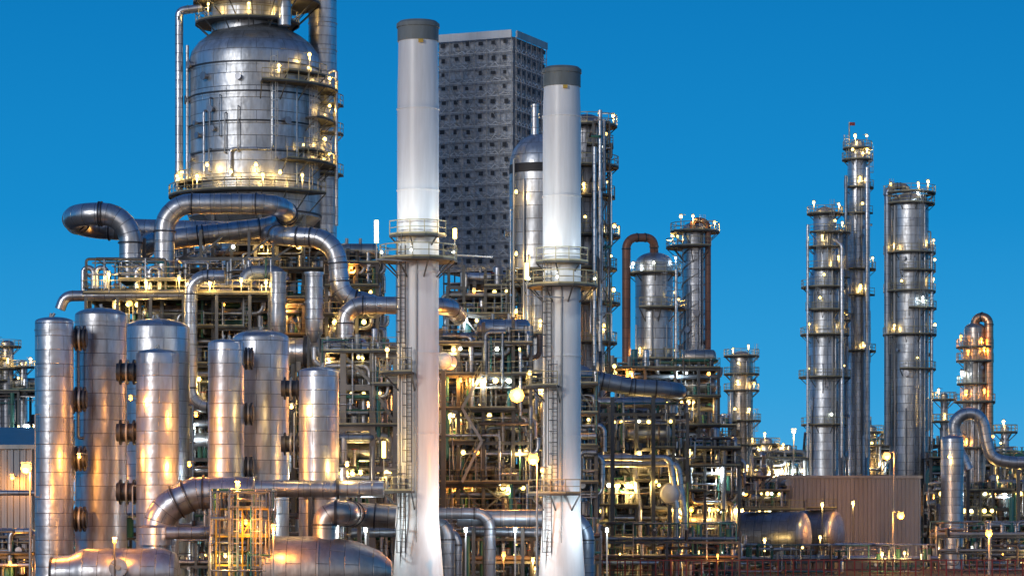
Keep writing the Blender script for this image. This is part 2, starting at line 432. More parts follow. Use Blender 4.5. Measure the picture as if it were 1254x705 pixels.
for k,(u,v,pw,kd) in {'v1':(97,560,900,'sodium'),'v2':(160,490,400,'sodium'),'v3':(232,570,900,'sodium'),'v5':(357,500,340,'warm'),'v6':(425,570,460,'warm'),'v4':(240,510,620,'sodium')}.items():
    m=VS[k]; p=(X(u,D1-3),D1-3,Z(v,D1)); m.lamp(p,kd,pw,r=.15); m.beam((p[0],p[1],p[2]+.3),(p[0],p[1]+4,p[2]+.3),.09,'galv')
for m in VS.values(): m.finish()

# low horizontal vessels & ducts in front
D2=212
m=MB('horizontal_pressure_vessel'); s=S(D2)
r=30*s; zc=Z(701,D2)
L=X(222,D2)-X(63,D2)
m.lathe((X(63,D2),D2,zc),(1,0,0),[(0,.5),(0,r*.62),(1.4,r*.72),(2.2,r*.95),(2.6,r),(L*.55,r),(L*.55,r+.05),(L*.55+.15,r+.05),(L*.55+.15,r),(L-1.2,r),(L-.4,r*.8),(L,.05)],48,'clad',False)
m.lathe((X(63,D2)-.05,D2,zc),(1,0,0),[(0,.02),(0,r*.66),(.16,r*.66),(.16,.02)],32,'flange',False)
m.cyl((X(150,D2),D2-r-.5,Z(694,D2)),(X(150,D2),D2-r+.3,Z(694,D2)),.55,'clad',20); m.lathe((X(150,D2),D2-r-.62,Z(694,D2)),(0,1,0),[(0,.01),(0,.68),(.15,.68),(.15,.5)],24,'clad_dark',False)
m.lathe((X(150,D2),D2-r-.70,Z(694,D2)),(0,1,0),[(0,.01),(0,.2),(.1,.2)],12,'galv',False)
for f in (.25,.7): m.box(X(63,D2)+L*f-.3,X(63,D2)+L*f+.3,D2-1.2,D2+1.2,0,zc-r*.8,'concrete')
m.finish()
m=MB('horizontal_pressure_vessel'); r=44*s; zc=Z(700,D2); x0=X(325,D2); L=X(480,D2)-x0
m.lathe((x0,D2,zc),(1,0,0),[(0,.02),(0,r*.95),(.25,r*.95),(.25,r),(L*.42,r),(L*.42,r+.05),(L*.42+.15,r+.05),(L*.42+.15,r),(L*.72,r*.86),(L*.9,r*.6),(L,r*.3),(L,.02)],48,'clad_warm',False)
for f in (.2,.6): m.box(x0+L*f-.3,x0+L*f+.3,D2-1.3,D2+1.3,0,zc-r*.7,'concrete')
m.tube([(X(398,D2),D2,zc+r*.8),(X(398,D2),D2,Z(628,D2)),(X(425,D2),D2,Z(628,D2)),(X(425,D2),D2+8,Z(628,D2)),(X(480,D2),D2+8,Z(632,D2))],15*s,'clad_warm',20,flanges=True)
m.lamp((X(340,D2),D2-3.8,Z(646,D2)),'sodium',1000,r=.17); m.beam((X(340,D2),D2-3.8,0),(X(340,D2),D2-3.8,Z(649,D2)),.1,'galv')
m.finish()
m=MB('large_elbow_duct')
m.tube([(X(186,D2),D2+4,1),(X(186,D2),D2+4,Z(625,D2+4)),(X(232,D2),D2+4,Z(603,D2+4)),(X(305,D2),D2+4,Z(603,D2+4))],20*s,'pipe_clad',32,bend=2.4,flanges=True,collars=1.6)
m.lathe((X(186,D2),D2+4,Z(667,D2)),(0,0,1),[(0,20*s),(0,25*s),(1.3,25*s),(1.5,20*s)],28,'clad',False)
m.tube([(X(200,D2),D2+2,Z(652,D2)),(X(262,D2),D2+2,Z(652,D2)),(X(262,D2),D2+5,Z(640,D2)),(X(262,D2),D2+5,Z(603,D2))],8*s,'pipe_clad',16)
m.lamp((X(292,D2),D2-.5,Z(594,D2)),'sodium',1100,r=.19,off=(0,-.6,.3))
m.lamp((X(146,D2),D2-2.5,Z(662,D2)),'sodium',900,r=.15,off=(0,-.6,.3))
m.beam((X(292,D2),D2-.5,0),(X(292,D2),D2-.5,Z(596,D2)),.1,'galv')
m.beam((X(146,D2),D2-2.5,0),(X(146,D2),D2-2.5,Z(664,D2)),.1,'steel')
m.finish()
m=MB('yellow_access_platform')
m.frame(X(268,D2),X(332,D2),D2-2,D2+1.5,[0,Z(690,D2),Z(655,D2),Z(622,D2)],4,1,w=.12,mat='yellow',brace=.2)
m.deck(X(268,D2),X(332,D2),D2-2,D2+1.5,Z(655,D2)); m.deck(X(280,D2),X(332,D2),D2-2,D2+1.5,Z(622,D2))
m.ladder(X(290,D2),D2-2.2,0,Z(622,D2)); m.ladder(X(318,D2),D2-2.2,0,Z(622,D2))
m.clutter(X(262,D2),X(335,D2),D2-2.5,D2+2,.5,Z(600,D2),70,.04,.14)
m.lamp((X(305,D2),D2-2.5,Z(640,D2)),'sodium',300,r=.14); m.lamp((X(280,D2),D2-2.5,Z(680,D2)),'warm',200,r=.12)
m.finish()

# horizontal pipes at low level
m=MB('pipe_run')
d=221; s=S(d)
m.tube([(X(306,d),d,Z(598,d)),(X(470,d),d,Z(598,d))],10.5*s,'pipe_clad',24,collars=2.1)
for u in (308,412,): m.lathe((X(u,d),d,Z(598,d)),(1,0,0),[(0,9*s),(0,13*s),(.25,13*s),(.25,9*s)],24,'flange',False)
for u in (330,380,440): m.box(X(u,d)-.15,X(u,d)+.15,d-.3,d+.3,0,Z(608,d),'steel')
m.finish()
m=MB('pipe_run')
d=236; s=S(d)
for (pts,rr) in (([(420,636),(548,636),(548,720)],9),([(440,628),(600,628),(600,720)],7),([(560,634),(718,634),(718,722)],10),([(430,652),(560,650),(560,720)],6),([(570,650),(700,652)],6)):
    q=d+R(-2,2); m.tube([(X(u,q),q,max(.2,Z(v,q))) for u,v in pts],rr*s,'pipe_dark',20,flanges=True,collars=1.9)
for u in (450,500,580,640,690): m.box(X(u,d)-.15,X(u,d)+.15,d-.2,d+.2,0,Z(645,d),'steel')
m.finish()

# ================================================================== BIG MAIN COLUMN
d=300; s=S(d); cx=X(312,d)
m=MB('main_distillation_column')
pr=[(0,50*s),(Z(300,d),50*s),(Z(268,d),80*s)]
z=Z(268,d); hoops=[]
while z<Z(80,d):
    pr+=[(z,80*s),(z,80*s+.07),(z+.18,80*s+.07),(z+.18,80*s)]; hoops.append(z); z+=3.05
pr+=[(Z(76,d),80*s),(Z(66,d),77*s),(Z(55,d),69*s),(Z(45,d),56*s),(Z(38,d),43*s),(Z(35,d),40*s)]
m.lathe((cx,d,0),(0,0,1),pr,72,'clad_big',False)
for z in hoops: m.lathe((cx,d,z+.2),(0,0,1),[(0,80*s),(0,80*s+.16),(.16,80*s+.16),(.16,80*s)],72,'flange',False)
ux=X(303,d)
m.lathe((ux,d,0),(0,0,1),[(Z(42,d),44*s),(Z(-110,d),44*s),(Z(-125,d),30*s),(Z(-130,d),.05)],48,'clad_big',False)
m.ringplat(ux,d,Z(30,d),44*s,64*s,0,360,lamps=3,power=200)
m.ringplat(ux+1,d,Z(5,d),44*s,78*s,0,360,lamps=3,power=200)
m.ringplat(ux,d,Z(-40,d),44*s,62*s,0,360,lamps=2)
m.ringplat(cx,d,Z(112,d),80*s,102*s,-80,25,lamps=4,power=210)
m.ringplat(cx,d,Z(98,d),80*s,96*s,-60,-20,lamps=1,power=160)
m.ringplat(cx,d,Z(204,d),80*s,100*s,-62,25,lamps=3,power=210)
m.ringplat(cx,d,Z(190,d),80*s,94*s,-45,0,lamps=1,power=160)
m.ringplat(cx,d,Z(242,d),80*s,105*s,180,330,lamps=4,power=180)
m.ringplat(cx,d,Z(228,d),80*s,98*s,180,225,lamps=1,power=150)
m.ringplat(cx,d,Z(150,d),80*s,98*s,-35,20,lamps=1,power=160)
m.ladder(cx+82*s*math.cos(-1.2),d+82*s*math.sin(-1.2)-.4,Z(204,d),Z(88,d),ang=-70)
m.ladder(cx+82*s*math.cos(-.5),d+82*s*math.sin(-.5)-.4,Z(240,d),Z(112,d),ang=-30)
m.dress(cx,d,80*s,Z(235,d),Z(85,d),12,8)
for u,rr,v0,v1 in ((222,5,235,25),(232,2,235,60),(376,4,260,120),):
    m.cyl((X(u,d),d-2,Z(v0,d)),(X(u,d),d-2,Z(v1,d)),rr*s,'pipe_clad',14)
m.tube([(X(222,d),d-2,Z(30,d)),(X(222,d),d-2,Z(18,d)),(X(250,d),d-2,Z(14,d))],5*s,'pipe_clad',14)
q=d+3
m.tube([(X(395,q),q,Z(330,q)),(X(395,q),q,Z(-160,q))],17.5*s,'pipe_clad',32,collars=2.9)
m.tube([(X(352,d),d-4,Z(40,d)),(X(352,d),d-4,Z(-130,d))],8*s,'pipe_clad',20,collars=2.5)
m.tube([(X(404,q),q-3,Z(95,q)),(X(414,q),q-3,Z(90,q)),(X(414,q),q-3,Z(280,q))],2.2*s,'pipe_clad',10)
m.ringplat(X(395,q),q,Z(130,q),18*s,26*s,180,360,lamps=1,power=160); m.ringplat(X(395,q),q,Z(215,q),18*s,26*s,180,360,lamps=1,power=160); m.ringplat(X(395,q),q,Z(165,q),18*s,26*s,200,360,lamps=0)
m.box(X(375,q),X(415,q),q-1,q+1,0,Z(330,q),'steel')
yy=d-80*s-.4
m.tube([(X(340,d),yy+.8,Z(110,d)),(X(340,d),yy+.8,Z(193,d)),(X(322,d),yy+.3,Z(193,d)),(X(290,d),yy+.3,Z(193,d)),(X(290,d),yy+.3,Z(225,d))],.18,'pipe_clad',8)
for (u,v) in ((232,222),(262,212),(292,222),(322,214),(350,222)):
    yo=d-math.sqrt(max(0,(80*s)**2-((u-312)*s)**2)); m.lamp((X(u,d),yo-1.3,Z(v,d)),'warm',170,r=.19); m.beam((X(u,d),yo-1.3,Z(v,d)+.3),(X(u,d),yo+.3,Z(v,d)+.3),.08,'galv')
for a in range(0,360,45):
    aa=math.radians(a+10); m.beam((cx+math.cos(aa)*70*s,d+math.sin(aa)*70*s,0),(cx+math.cos(aa)*78*s,d+math.sin(aa)*78*s,Z(268,d)),.35,'steel')
m.finish()

# ================================================================== LARGE OVERHEAD PIPES
d=262; s=S(d)
m=MB('overhead_transfer_pipe')
m.tube([(X(318,d),d+7,Z(276,d)),(X(160,d),d+7,Z(272,d)),(X(86,d),d+7,Z(268,d)),(X(86,d),d,Z(262,d)),(X(160,d),d,Z(262,d)),(X(160,d),d,Z(345,d))],14*s,'pipe_clad',28,bend=2.6,flanges=True,collars=2.3)
m.finish()
m=MB('overhead_transfer_pipe')
m.tube([(X(203,d),d-1,Z(360,d)),(X(203,d),d-1,Z(251,d)),(X(349,d),d-1,Z(251,d)),(X(349,d),d+5,Z(268,d)),(X(240,d),d+4,Z(283,d)),(X(172,d),d+4,Z(292,d)),(X(160,d),d+10,Z(292,d))],12.5*s,'pipe_clad',28,bend=2.5,flanges=True,collars=2.3)
m.finish()
m=MB('overhead_transfer_pipe')
m.tube([(X(318,d),d+6,Z(278,d)),(X(345,d),d,Z(289,d)),(X(412,d),d-1,Z(293,d)),(X(418,d),d-1,Z(365,d)),(X(455,d),d-1,Z(372,d)),(X(455,d),d+6,Z(372,d))],12*s,'pipe_clad',28,bend=2.6,flanges=True,collars=2.3)
m.finish()
m=MB('overhead_transfer_pipe')
m.tube([(X(427,d),d-6,Z(440,d)),(X(427,d),d-6,Z(380,d)),(X(470,d),d-6,Z(380,d)),(X(552,d),d-6,Z(381,d)),(X(560,d),d+6,Z(381,d))],10.5*s,'pipe_clad',28,bend=2.3,flanges=True,collars=2.3)
m.finish()
m=MB('overhead_transfer_pipe')
m.tube([(X(86,d),d-6,Z(385,d)),(X(92,d),d-6,Z(369,d)),(X(240,d),d-6,Z(367,d))],6.5*s,'pipe_clad',20,collars=2)
m.tube([(X(285,d),d-7,Z(347,d)),(X(244,d),d-7,Z(347,d)),(X(244,d),d-7,Z(500,d)),(X(285,d),d-7,Z(503,d))],8*s,'pipe_clad',20,flanges=True,collars=2)
m.tube([(X(305,d),d-5,Z(352,d)),(X(312,d),d-5,Z(340,d)),(X(345,d),d-5,Z(340,d)),(X(352,d),d-5,Z(352,d))],9*s,'pipe_dark',20)
for u in (112,128,176,192):
    m.tube([(X(u,d),d-5,Z(362,d)),(X(u,d),d-5,Z(334,d)),(X(u+12,d),d-5,Z(334,d)),(X(u+12,d),d-5,Z(362,d))],3.2*s,'pipe_clad',12)
m.finish()
for u0,u1,vt,vb in ((331,350,336,402),(374,395,336,408)):
    m=MB('vertical_surge_drum'); q=d-8; x=X((u0+u1)/2,q); r=(u1-u0)/2*s
    z0=Z(vb,q);z1=Z(vt,q)
    pr=[(z0-.8,r*.3),(z0,r)]
    for f in (.25,.5,.75):
        z=z0+(z1-z0)*f; pr+=[(z,r),(z,r*1.12),(z+.2,r*1.12),(z+.2,r)]
    pr+=[(z1,r),(z1,r*1.15),(z1+.2,r*1.15),(z1+.2,.05)]
    m.lathe((x,q,0),(0,0,1),pr,24,'clad',False)
    for a in (0,90,180,270):
        aa=math.radians(a+45); m.beam((x+math.cos(aa)*r*.9,q+math.sin(aa)*r*.9,0),(x+math.cos(aa)*r*.9,q+math.sin(aa)*r*.9,z0+.5),.14,'steel')
    m.finish()
m=MB('horizontal_heat_exchanger'); q=d-6
m.drum(X(345,q),X(452,q),q,Z(431,q),17*s,'clad')
for u in (372,430): m.lathe((X(u,q),q,Z(431,q)),(1,0,0),[(0,15*s),(0,19.5*s),(.3,19.5*s),(.3,15*s)],28,'flange',False)
for u in (360,440): m.box(X(u,q)-.2,X(u,q)+.2,q-.8,q+.8,0,Z(446,q),'steel')
m.finish()

# ================================================================== STEEL STRUCTURES
def structure(name,u0,u1,d0,d1,vl,nx,ny,npipes=80,lampn=10,w=.32,brace=.35,decks=True,power=140,mat='steel',kinds=('warm','warm','warm','sodium','cool'),lf=.36,rmax=.3,rails='flr',drums=1,br=(.11,.26),skip=.3):
    m=MB(name); x0,x1=X(u0,d0),X(u1,d0); zs=[0]+[Z(v,d0) for v in sorted(vl,reverse=True)]
    xs=m.frame(x0,x1,d0,d1,zs,nx,ny,w,mat,brace,skip)
    for i,z in enumerate(zs[1:]):
        if decks:
            j=0
            while j<nx:
                k=min(nx,j+random.choice([1,1,2,2,3]))
                if R(0,1)<.72: m.deck(xs[j]-.2,xs[k]+.2,d0-R(.2,1.3),d0+(d1-d0)*R(.5,1),z+.02+R(0,.02),rails)
                j=k
        H=(zs[i+2]-z) if i+2<len(zs) else 3
        m.valves(x0,x1,d0+.3,d0+3,z,int((x1-x0)/1.6))
        for k in range(drums):
            if R(0,1)<.65:
                r=min(R(.5,1.1),H*.3); a=R(x0,x1-4); b=min(x1,a+R(4,8))
                if b-a>2.5*r: m.drum(a,b,d0+R(1.5,4),z+r+.55,r,random.choice(['clad','clad_warm','clad_dark','clad']),20)
        for k in range(int((x1-x0)/6)):
            r=R(.25,.6); h=min(H*.75,R(1.5,3.5)); x=R(x0+1,x1-1); y=d0+R(1,4)
            m.lathe((x,y,0),(0,0,1),vprofile(r,z,z+h,.5,0),14,random.choice(['clad','clad_dark','pipe_clad','teal']),False)
        if i<len(zs)-2 and R(0,1)<.6:
            x=R(x0+1,x1-1); m.ladder(x,d0-.7,z,zs[i+2],cage=False)
    m.clutter(x0,x1,d0-.4,d1,.5,zs[-1]+1,npipes,.05,rmax)
    for z in zs[1:]:
        for k in range(5):
            r=R(.08,.3); a=R(x0-1,x0+(x1-x0)*.5); b=R(a+3,x1+1); zz=z-.6-r-R(0,.5); y=d0+.4+k*.8
            e=random.choice([-1,1])*R(1,2.5)
            m.tube([(a,y,max(.3,zz+e)),(a,y,zz),(b,y,zz),(b,y,max(.3,zz-e))],r,random.choice(['pipe_clad','pipe_dark','clad','galv','pipe_brown','pipe_clad']),10)
    for i in range(lampn):
        k=random.randrange(len(zs)-1); z=zs[k]+min(zs[k+1]-zs[k],3.4)*.8
        if z<2: z=2.6
        x=R(x0,x1); y=d0+R(-1.0,1.3); m.beam((x,y,z+.3),(x,d0+1.6,z+.35),.07,'galv'); m.beam((x,d0+1.6,zs[k]),(x,d0+1.6,z+.4),.1,'galv')
        m.lamp((x,y,z),random.choice(kinds),power*R(.5,2.0),light=i<lampn*lf,r=R(*br))
    return m,x0,x1,zs
WK=('warm','warm','warm','warm','sodium','cool')
m,x0,x1,zs=structure('process_steel_structure',110,330,258,272,[365,400,445,500,560,610],7,3,220,28,power=420,kinds=WK)
m.finish()
m,x0,x1,zs=structure('process_steel_structure',205,398,276,290,[296,330,365,410,460,520,580],7,2,220,28,power=440,brace=.6,kinds=WK)
m.stair(x0+(x1-x0)*.4,zs[3],x0+(x1-x0)*.4+3,zs[4],274)
m.finish()
m,x0,x1,zs=structure('process_steel_structure',400,462,272,284,[322,350,385,430,480,530,580],3,2,110,14,power=420,brace=.6,kinds=WK); m.finish()
m,x0,x1,zs=structure('process_steel_structure',395,485,246,256,[430,470,520,570,615],3,2,130,18,power=400,mat='concrete',w=.5,kinds=WK)
m.finish()
m=MB('pipe_support_platform'); q=259
m.deck(X(108,q),X(335,q),q-3.5,q+3,Z(362,q))
m.deck(X(150,q),X(230,q),q-3,q+3,Z(345,q))
for u in (112,150,190,230,270,310,334):
    for y in (q-3.3,q+2.8): m.beam((X(u,q),y,0),(X(u,q),y,Z(362,q)),.28,'steel')
for u,v in ((170,310),(205,318),(240,300),(300,300),(330,310)):
    m.beam((X(u,q),q+4,Z(362,q)),(X(u,q),q+4,Z(v-24,q)),.25,'steel'); m.beam((X(u,q)-2,q+4,Z(330,q)),(X(u,q)+2,q+4,Z(v-16,q)),.18,'steel')
m.beam((X(110,q),q+4,Z(312,q)),(X(340,q),q+4,Z(312,q)),.3,'steel')
m.clutter(X(110,q),X(335,q),q-3,q+3,Z(362,q),Z(320,q),60,.05,.16)
for u,v in ((140,340),(185,350),(225,345),(262,352),(300,348),(330,350)):
    m.lamp((X(u,q),q-3.6,Z(v,q)),'warm',210,r=.16); m.beam((X(u,q),q-3.5,Z(362,q)),(X(u,q),q-3.5,Z(v,q)),.09,'galv')
m.finish()

# ================================================================== SCAFFOLDED TOWER
m=MB('scaffolded_tower')
C=Vector((.1,330,0)); A=Vector((-8.7,3.7,0)); Bv=Vector((3.65,8.6,0)); z0,z1=35.3,62.3
def face(o,e,cols,rows,mat,outward):
    t=e.normalized(); nrm=outward
    NX,NZ=cols*6,rows*6; vs=[];fs=[]
    ph=[[R(.05,.6) for _ in range(cols+1)] for _ in range(rows+1)]
    for j in range(NZ+1):
        for i in range(NX+1):
            a=i/NX;b=j/NZ
            q=ph[min(rows,j//6)][min(cols,i//6)]
            bul=abs(math.sin(a*cols*math.pi))*abs(math.sin(b*rows*math.pi))*q*.45+R(-.09,.09)
            p=o+e*a+nrm*bul; vs.append((p.x,p.y,z0+(z1-z0)*b))
    for j in range(NZ):
        for i in range(NX):
            k=j*(NX+1)+i; fs.append((k,k+1,k+NX+2,k+NX+1))
    m.add(vs,fs,mat)
    zh=(z1-z0)/rows
    for j in range(rows+1):
        z=z0+j*zh
        p=o+nrm*.34;q=o+e+nrm*.34; m.beam((p.x,p.y,z),(q.x,q.y,z),.08,'white_paint')
        m.beam((p.x,p.y,z+.45),(q.x,q.y,z+.45),.06,'galv'); m.beam((p.x,p.y,z-.3),(q.x,q.y,z-.3),.05,'steel')
        if j<rows:
            H2=cols*3
            for i in range(H2):
                if R(0,1)<.15: continue
                za=z+zh*(.04 if i%2 else .25)+R(-.14,.14); zb=z+zh*(.25 if i%2 else .04)+R(-.14,.14)
                a=o+e*(i/H2)+nrm*.42;c=o+e*((i+1)/H2)+nrm*.42
                m.beam((a.x,a.y,za),(c.x,c.y,zb),R(.04,.09),'white_paint')
    for i in range(cols*2+1):
        p=o+e*(i/cols/2)+nrm*(.40 if i%2==0 else .33); m.beam((p.x,p.y,z0-.4),(p.x,p.y,z1+.6),.07 if i%2==0 else .04,'galv')
    for j in range(rows):
        for i in range(cols):
            if R(0,1)<.05: continue
            p=o+e*((i+.5+R(-.10,.10))/cols)+nrm*.44; z=z0+(j+.64+R(-.07,.07))*zh; w=R(.17,.29)
            a=p-t*w;c=p+t*w
            m.beam((a.x,a.y,z),(c.x,c.y,z),.06,'opening_shade',R(.36,.56))
    for k in range(14):
        i=random.randrange(cols); j=random.randrange(rows-1)
        a=o+e*(i/cols)+nrm*.48;c=o+e*((i+1)/cols)+nrm*.48
        if R(0,1)<.5: a,c=c,a
        m.beam((a.x,a.y,z0+j*zh),(c.x,c.y,z0+(j+2)*zh),.06,'galv')
nA=Vector((-.39,-.92,0)); nB=Vector((.92,-.39,0))
face(C,A,6,16,'sheeting',nA); face(C,Bv,6,16,'sheeting_shaded',nB)
P3=C+A+Bv
for a,b in ((C+A,P3),(C+Bv,P3)):
    m.add([(a.x,a.y,z0),(b.x,b.y,z0),(b.x,b.y,z1),(a.x,a.y,z1)],[(0,1,2,3)],'sheeting_shaded')
m.add([(q.x,q.y,z1) for q in (C,C+Bv,P3,C+A)],[(0,1,2,3)],'sheeting_shaded')
m.add([(q.x,q.y,z0) for q in (C,C+Bv,P3,C+A)],[(0,1,2,3)],'blackband')
p=C+nA*.5;q=C+A+nA*.5; m.beam((p.x,p.y,z1+.3),(q.x,q.y,z1+.3),.1,'white_paint',.9)
p=C+nB*.5;q=C+Bv+nB*.5; m.beam((p.x,p.y,z1+.3),(q.x,q.y,z1+.3),.1,'galv',.8)
for i in range(4):
    for j in range(4):
        p=C+A*(.06+i*.29)+Bv*(j/3); m.beam((p.x,p.y,0),(p.x,p.y,z0),.16,'steel')
z=4
while z<z0:
    for j in (0,3):
        a=C+A*.06+Bv*(j/3);b=C+A*.94+Bv*(j/3); m.beam((a.x,a.y,z),(b.x,b.y,z),.14,'steel'); m.beam((a.x,a.y,z+1),(b.x,b.y,z+1),.07,'galv')
        if R(0,1)<.8: m.beam((a.x,a.y,z),(b.x,b.y,z+2),.07,'galv')
    for i in (0,3):
        a=C+A*(.06+i*.29);b=a+Bv; m.beam((a.x,a.y,z),(b.x,b.y,z),.14,'steel')
    m.add([(q.x,q.y,z-.1) for q in (C+A*.06,C+Bv+A*.06,C+Bv+A*.94,C+A*.94)],[(0,1,2,3)],'grating')
    z+=2
for z in (16,24,30,33): m.lamp((R(-6,0),331.5,z),'warm',260)
m.finish()
m=MB('reactor_column'); m.lathe((X(596,336),336,0),(0,0,1),[(0,2.2),(35,2.2)],32,'pipe_brown',False); m.finish()

# ================================================================== COLUMNS
def column(name,u,w,vt,d,plats,mat='clad',dome=.6,bands=2.4,pw=150,lf=.6,pipes=(),prof=None,seg=36,kind='warm',ladders=True):
    m=MB(name); s=S(d); x=X(u,d)
    if prof:
        m.lathe((x,d,0),(0,0,1),[(max(0,Z(v,d)),r*s) for v,r in prof],seg,mat,False)
    else:
        m.lathe((x,d,0),(0,0,1),vprofile(w/2*s,0,Z(vt,d),dome,bands),seg,mat,False)
    pl=[]
    for p in plats:
        v,ext,a0,a1,n=p[:5]; z=Z(v,d)
        rr=w/2*s
        if prof:
            for (va,ra),(vb,rb) in zip(prof,prof[1:]):
                if vb<=v<=va: rr=(ra if va==vb else ra+(rb-ra)*(va-v)/(va-vb))*s
        m.ringplat(x,d,z,rr*1.01,rr+ext*s,a0,a1,lamps=n,power=pw*R(.4,1.3),lightfrac=lf,kind=kind if R(0,1)<.85 else 'cool',br=.13+d/5500); pl.append((z,rr))
    pl.sort()
    if ladders:
        for i in range(len(pl)-1):
            a=math.radians(random.choice([215,245,290,325])); rr=pl[i][1]+.5
            m.ladder(x+math.cos(a)*rr,d+math.sin(a)*rr,pl[i][0],pl[i+1][0]+1,ang=math.degrees(a))
    for (pts,r,mt) in pipes:
        m.tube([(X(a,d+c),d+c,max(0,Z(b,d+c))) for a,b,c in pts],r*s,mt,16,bend=r*s*2.6,flanges=r>3)
    m.dress(x,d,w/2*s*.98,8,Z(vt,d)-4,9,8)
    for k in range(4):
        a=math.radians(R(190,350)); rr=w/2*s+.25; zt=Z(vt,d)-R(1,12)
        m.cyl((x+math.cos(a)*rr,d+math.sin(a)*rr,R(1,8)),(x+math.cos(a)*rr,d+math.sin(a)*rr,zt),R(.06,.14),random.choice(['galv','pipe_clad']),6)
    return m
m=column('insulated_column',660,72,165,296,[(345,18,180,300,1),(410,15,180,330,1),(468,15,180,330,1)],mat='clad_big',pw=220,
   prof=[(720,16),(545,16),(350,18),(330,36),(215,36),(214,36),(205,36),(195,35),(183,31),(172,22),(166,12),(165,.1)])
s=S(296); m.lathe((X(660,296),296,0),(0,0,1),[(Z(214,296),36.4*s),(Z(203,296),36.4*s)],36,'blackband',False)
m.cyl((X(655,296),296,Z(170,296)),(X(655,296),296,Z(128,296)),5*s,'clad',16)
for v,p in ((240,180),(315,260),(385,360)): m.lamp((X(632,296),296-40*s,Z(v,296)),'warm',p,r=.16); m.beam((X(632,296),296-40*s,Z(v,296)+.2),(X(640,296),296,Z(v,296)+.2),.08,'galv')
m.finish()
m=column('platform_column',718,40,140,306,[(155,18,0,360,2),(180,14,-90,60,1),(205,20,-120,60,1),(242,16,-120,60,2),(290,22,-120,60,2),(330,18,-120,60,1),(372,22,-120,60,2),(420,18,-120,60,1),(470,20,-120,60,1)],mat='clad_dark',pw=240,
   pipes=[([(735,430,-5),(735,135,-5)],2.5,'pipe_clad'),([(728,500,-7),(728,180,-7)],2,'pipe_clad')])
m.frame(X(725,306),X(745,306),302,308,[0]+[Z(v,306) for v in (470,420,372,330,290,242,205,155)],1,1,w=.18,brace=.9)
m.clutter(X(722,306),X(747,306),300.5,308,Z(420,306),Z(155,306),50,.05,.16)
m.finish()
m=column('distillation_column',801,46,309,350,[(335,10,0,360,3),(378,17,-120,120,2),(440,10,0,360,2)],mat='clad_big',pw=220,
  pipes=[([(767,450,-2),(767,291,-2),(801,291,-1),(801,312,0)],5.2,'pipe_rust'),([(828,450,-3),(828,330,-3)],2,'pipe_clad')])
m.finish()
m=column('helical_strake_column',851,31,272,372,[(284,15,0,360,3),(303,20,90,300,2),(470,12,0,360,1)],pw=230,mat='clad',
  pipes=[([(848,282,-2),(848,270,-2),(867,270,-2),(867,530,-2)],3.6,'pipe_rust')])
s=S(372);x=X(851,372);r=15.5*s+.05
for st in range(3):
    pts=[]
    for i in range(150):
        a=i*.2+st*2.09; z=Z(560,372)+i*(Z(300,372)-Z(560,372))/150; pts.append((x+math.cos(a)*r,372+math.sin(a)*r,z))
    for p,q in zip(pts,pts[1:]): m.beam(p,q,.14,'galv')
m.finish()
m=column('small_column',908,28,430,470,[(436,8,0,360,2),(458,8,0,360,1),(478,8,0,360,2),(515,10,0,360,2),(545,10,0,360,2)],mat='clad_warm',pw=260); m.finish()
def altp(vs,e,two=1):
    out=[]
    for i,v in enumerate(vs): out.append((v,e,*((150,330) if i%2 else (-150,30)),two))
    return out
m=column('distillation_column',1010,34,252,445,[(262,8,0,360,2)]+altp([285,303],9)+altp([330,352],10)+[(410,11,0,360,2),(462,13,0,360,2)]+altp([380,520],10),mat='clad_big',pw=330,
  prof=[(700,19),(340,19),(325,14),(262,14),(256,10),(252,.1)],pipes=[([(989,560,-3),(989,275,-3)],1.6,'pipe_clad'),([(1031,560,-3),(1031,300,-3),(1020,292,-2)],2.5,'pipe_clad')]); m.finish()
m=column('distillation_column',1050,27,170,455,[(182,8,0,360,2),(196,7,0,360,2)]+altp([230,262,330,362,430],8),mat='clad',pw=270,
  prof=[(700,15),(330,15),(320,13),(200,12),(190,12),(174,8),(170,.1)],pipes=[([(1062,560,-3),(1062,205,-3)],3,'pipe_clad'),([(1036,560,-3),(1036,215,-3)],2,'pipe_dark')])
s=S(455); m.cyl((X(1040,455),455,Z(178,455)),(X(1040,455),455,Z(150,455)),.12,'galv',6); m.box(X(1040,455),X(1047,455),454.9,455,Z(154,455),Z(150,455),'red')
m.finish()
m=column('pipe_riser',1029,12,280,450,altp([285,340,392],7),mat='clad_dark',pw=180); m.finish()
m=column('distillation_column',1114,46,236,440,[(237,9,0,360,3),(250,8,0,360,1),(310,9,0,360,2),(332,9,-120,60,1),(357,9,0,360,2),(378,10,-100,60,1),(410,10,0,360,2),(452,9,-120,30,1)],mat='clad_big',pw=340,
  pipes=[([(1087,545,-1),(1087,228,-1),(1110,228,-1),(1112,240,0)],4.2,'pipe_dark'),([(1141,540,-2),(1141,300,-2)],1.8,'pipe_clad')]); m.finish()
m=column('distillation_column',1194,26,395,400,[(425,10,0,360,2),(442,10,0,360,2),(470,9,90,300,1),(492,12,0,360,2),(548,12,0,360,2)],mat='clad_warm',pw=480,kind='sodium',lf=.9,
  pipes=[([(1194,415,0),(1194,388,0),(1211,388,-1),(1211,555,-1)],5.5,'pipe_orange_lit')]); m.finish()
m=MB('insulated_loop_pipe'); d=385; s=S(d)
m.tube([(X(1185,d),d,Z(575,d)),(X(1170,d),d,Z(545,d)),(X(1167,d),d,Z(515,d)),(X(1186,d),d,Z(503,d)),(X(1203,d),d,Z(512,d)),(X(1208,d),d,Z(540,d)),(X(1214,d),d,Z(562,d)),(X(1240,d),d,Z(566,d)),(X(1290,d),d,Z(566,d))],7.5*s,'clad',24,bend=2.6,collars=2.5)
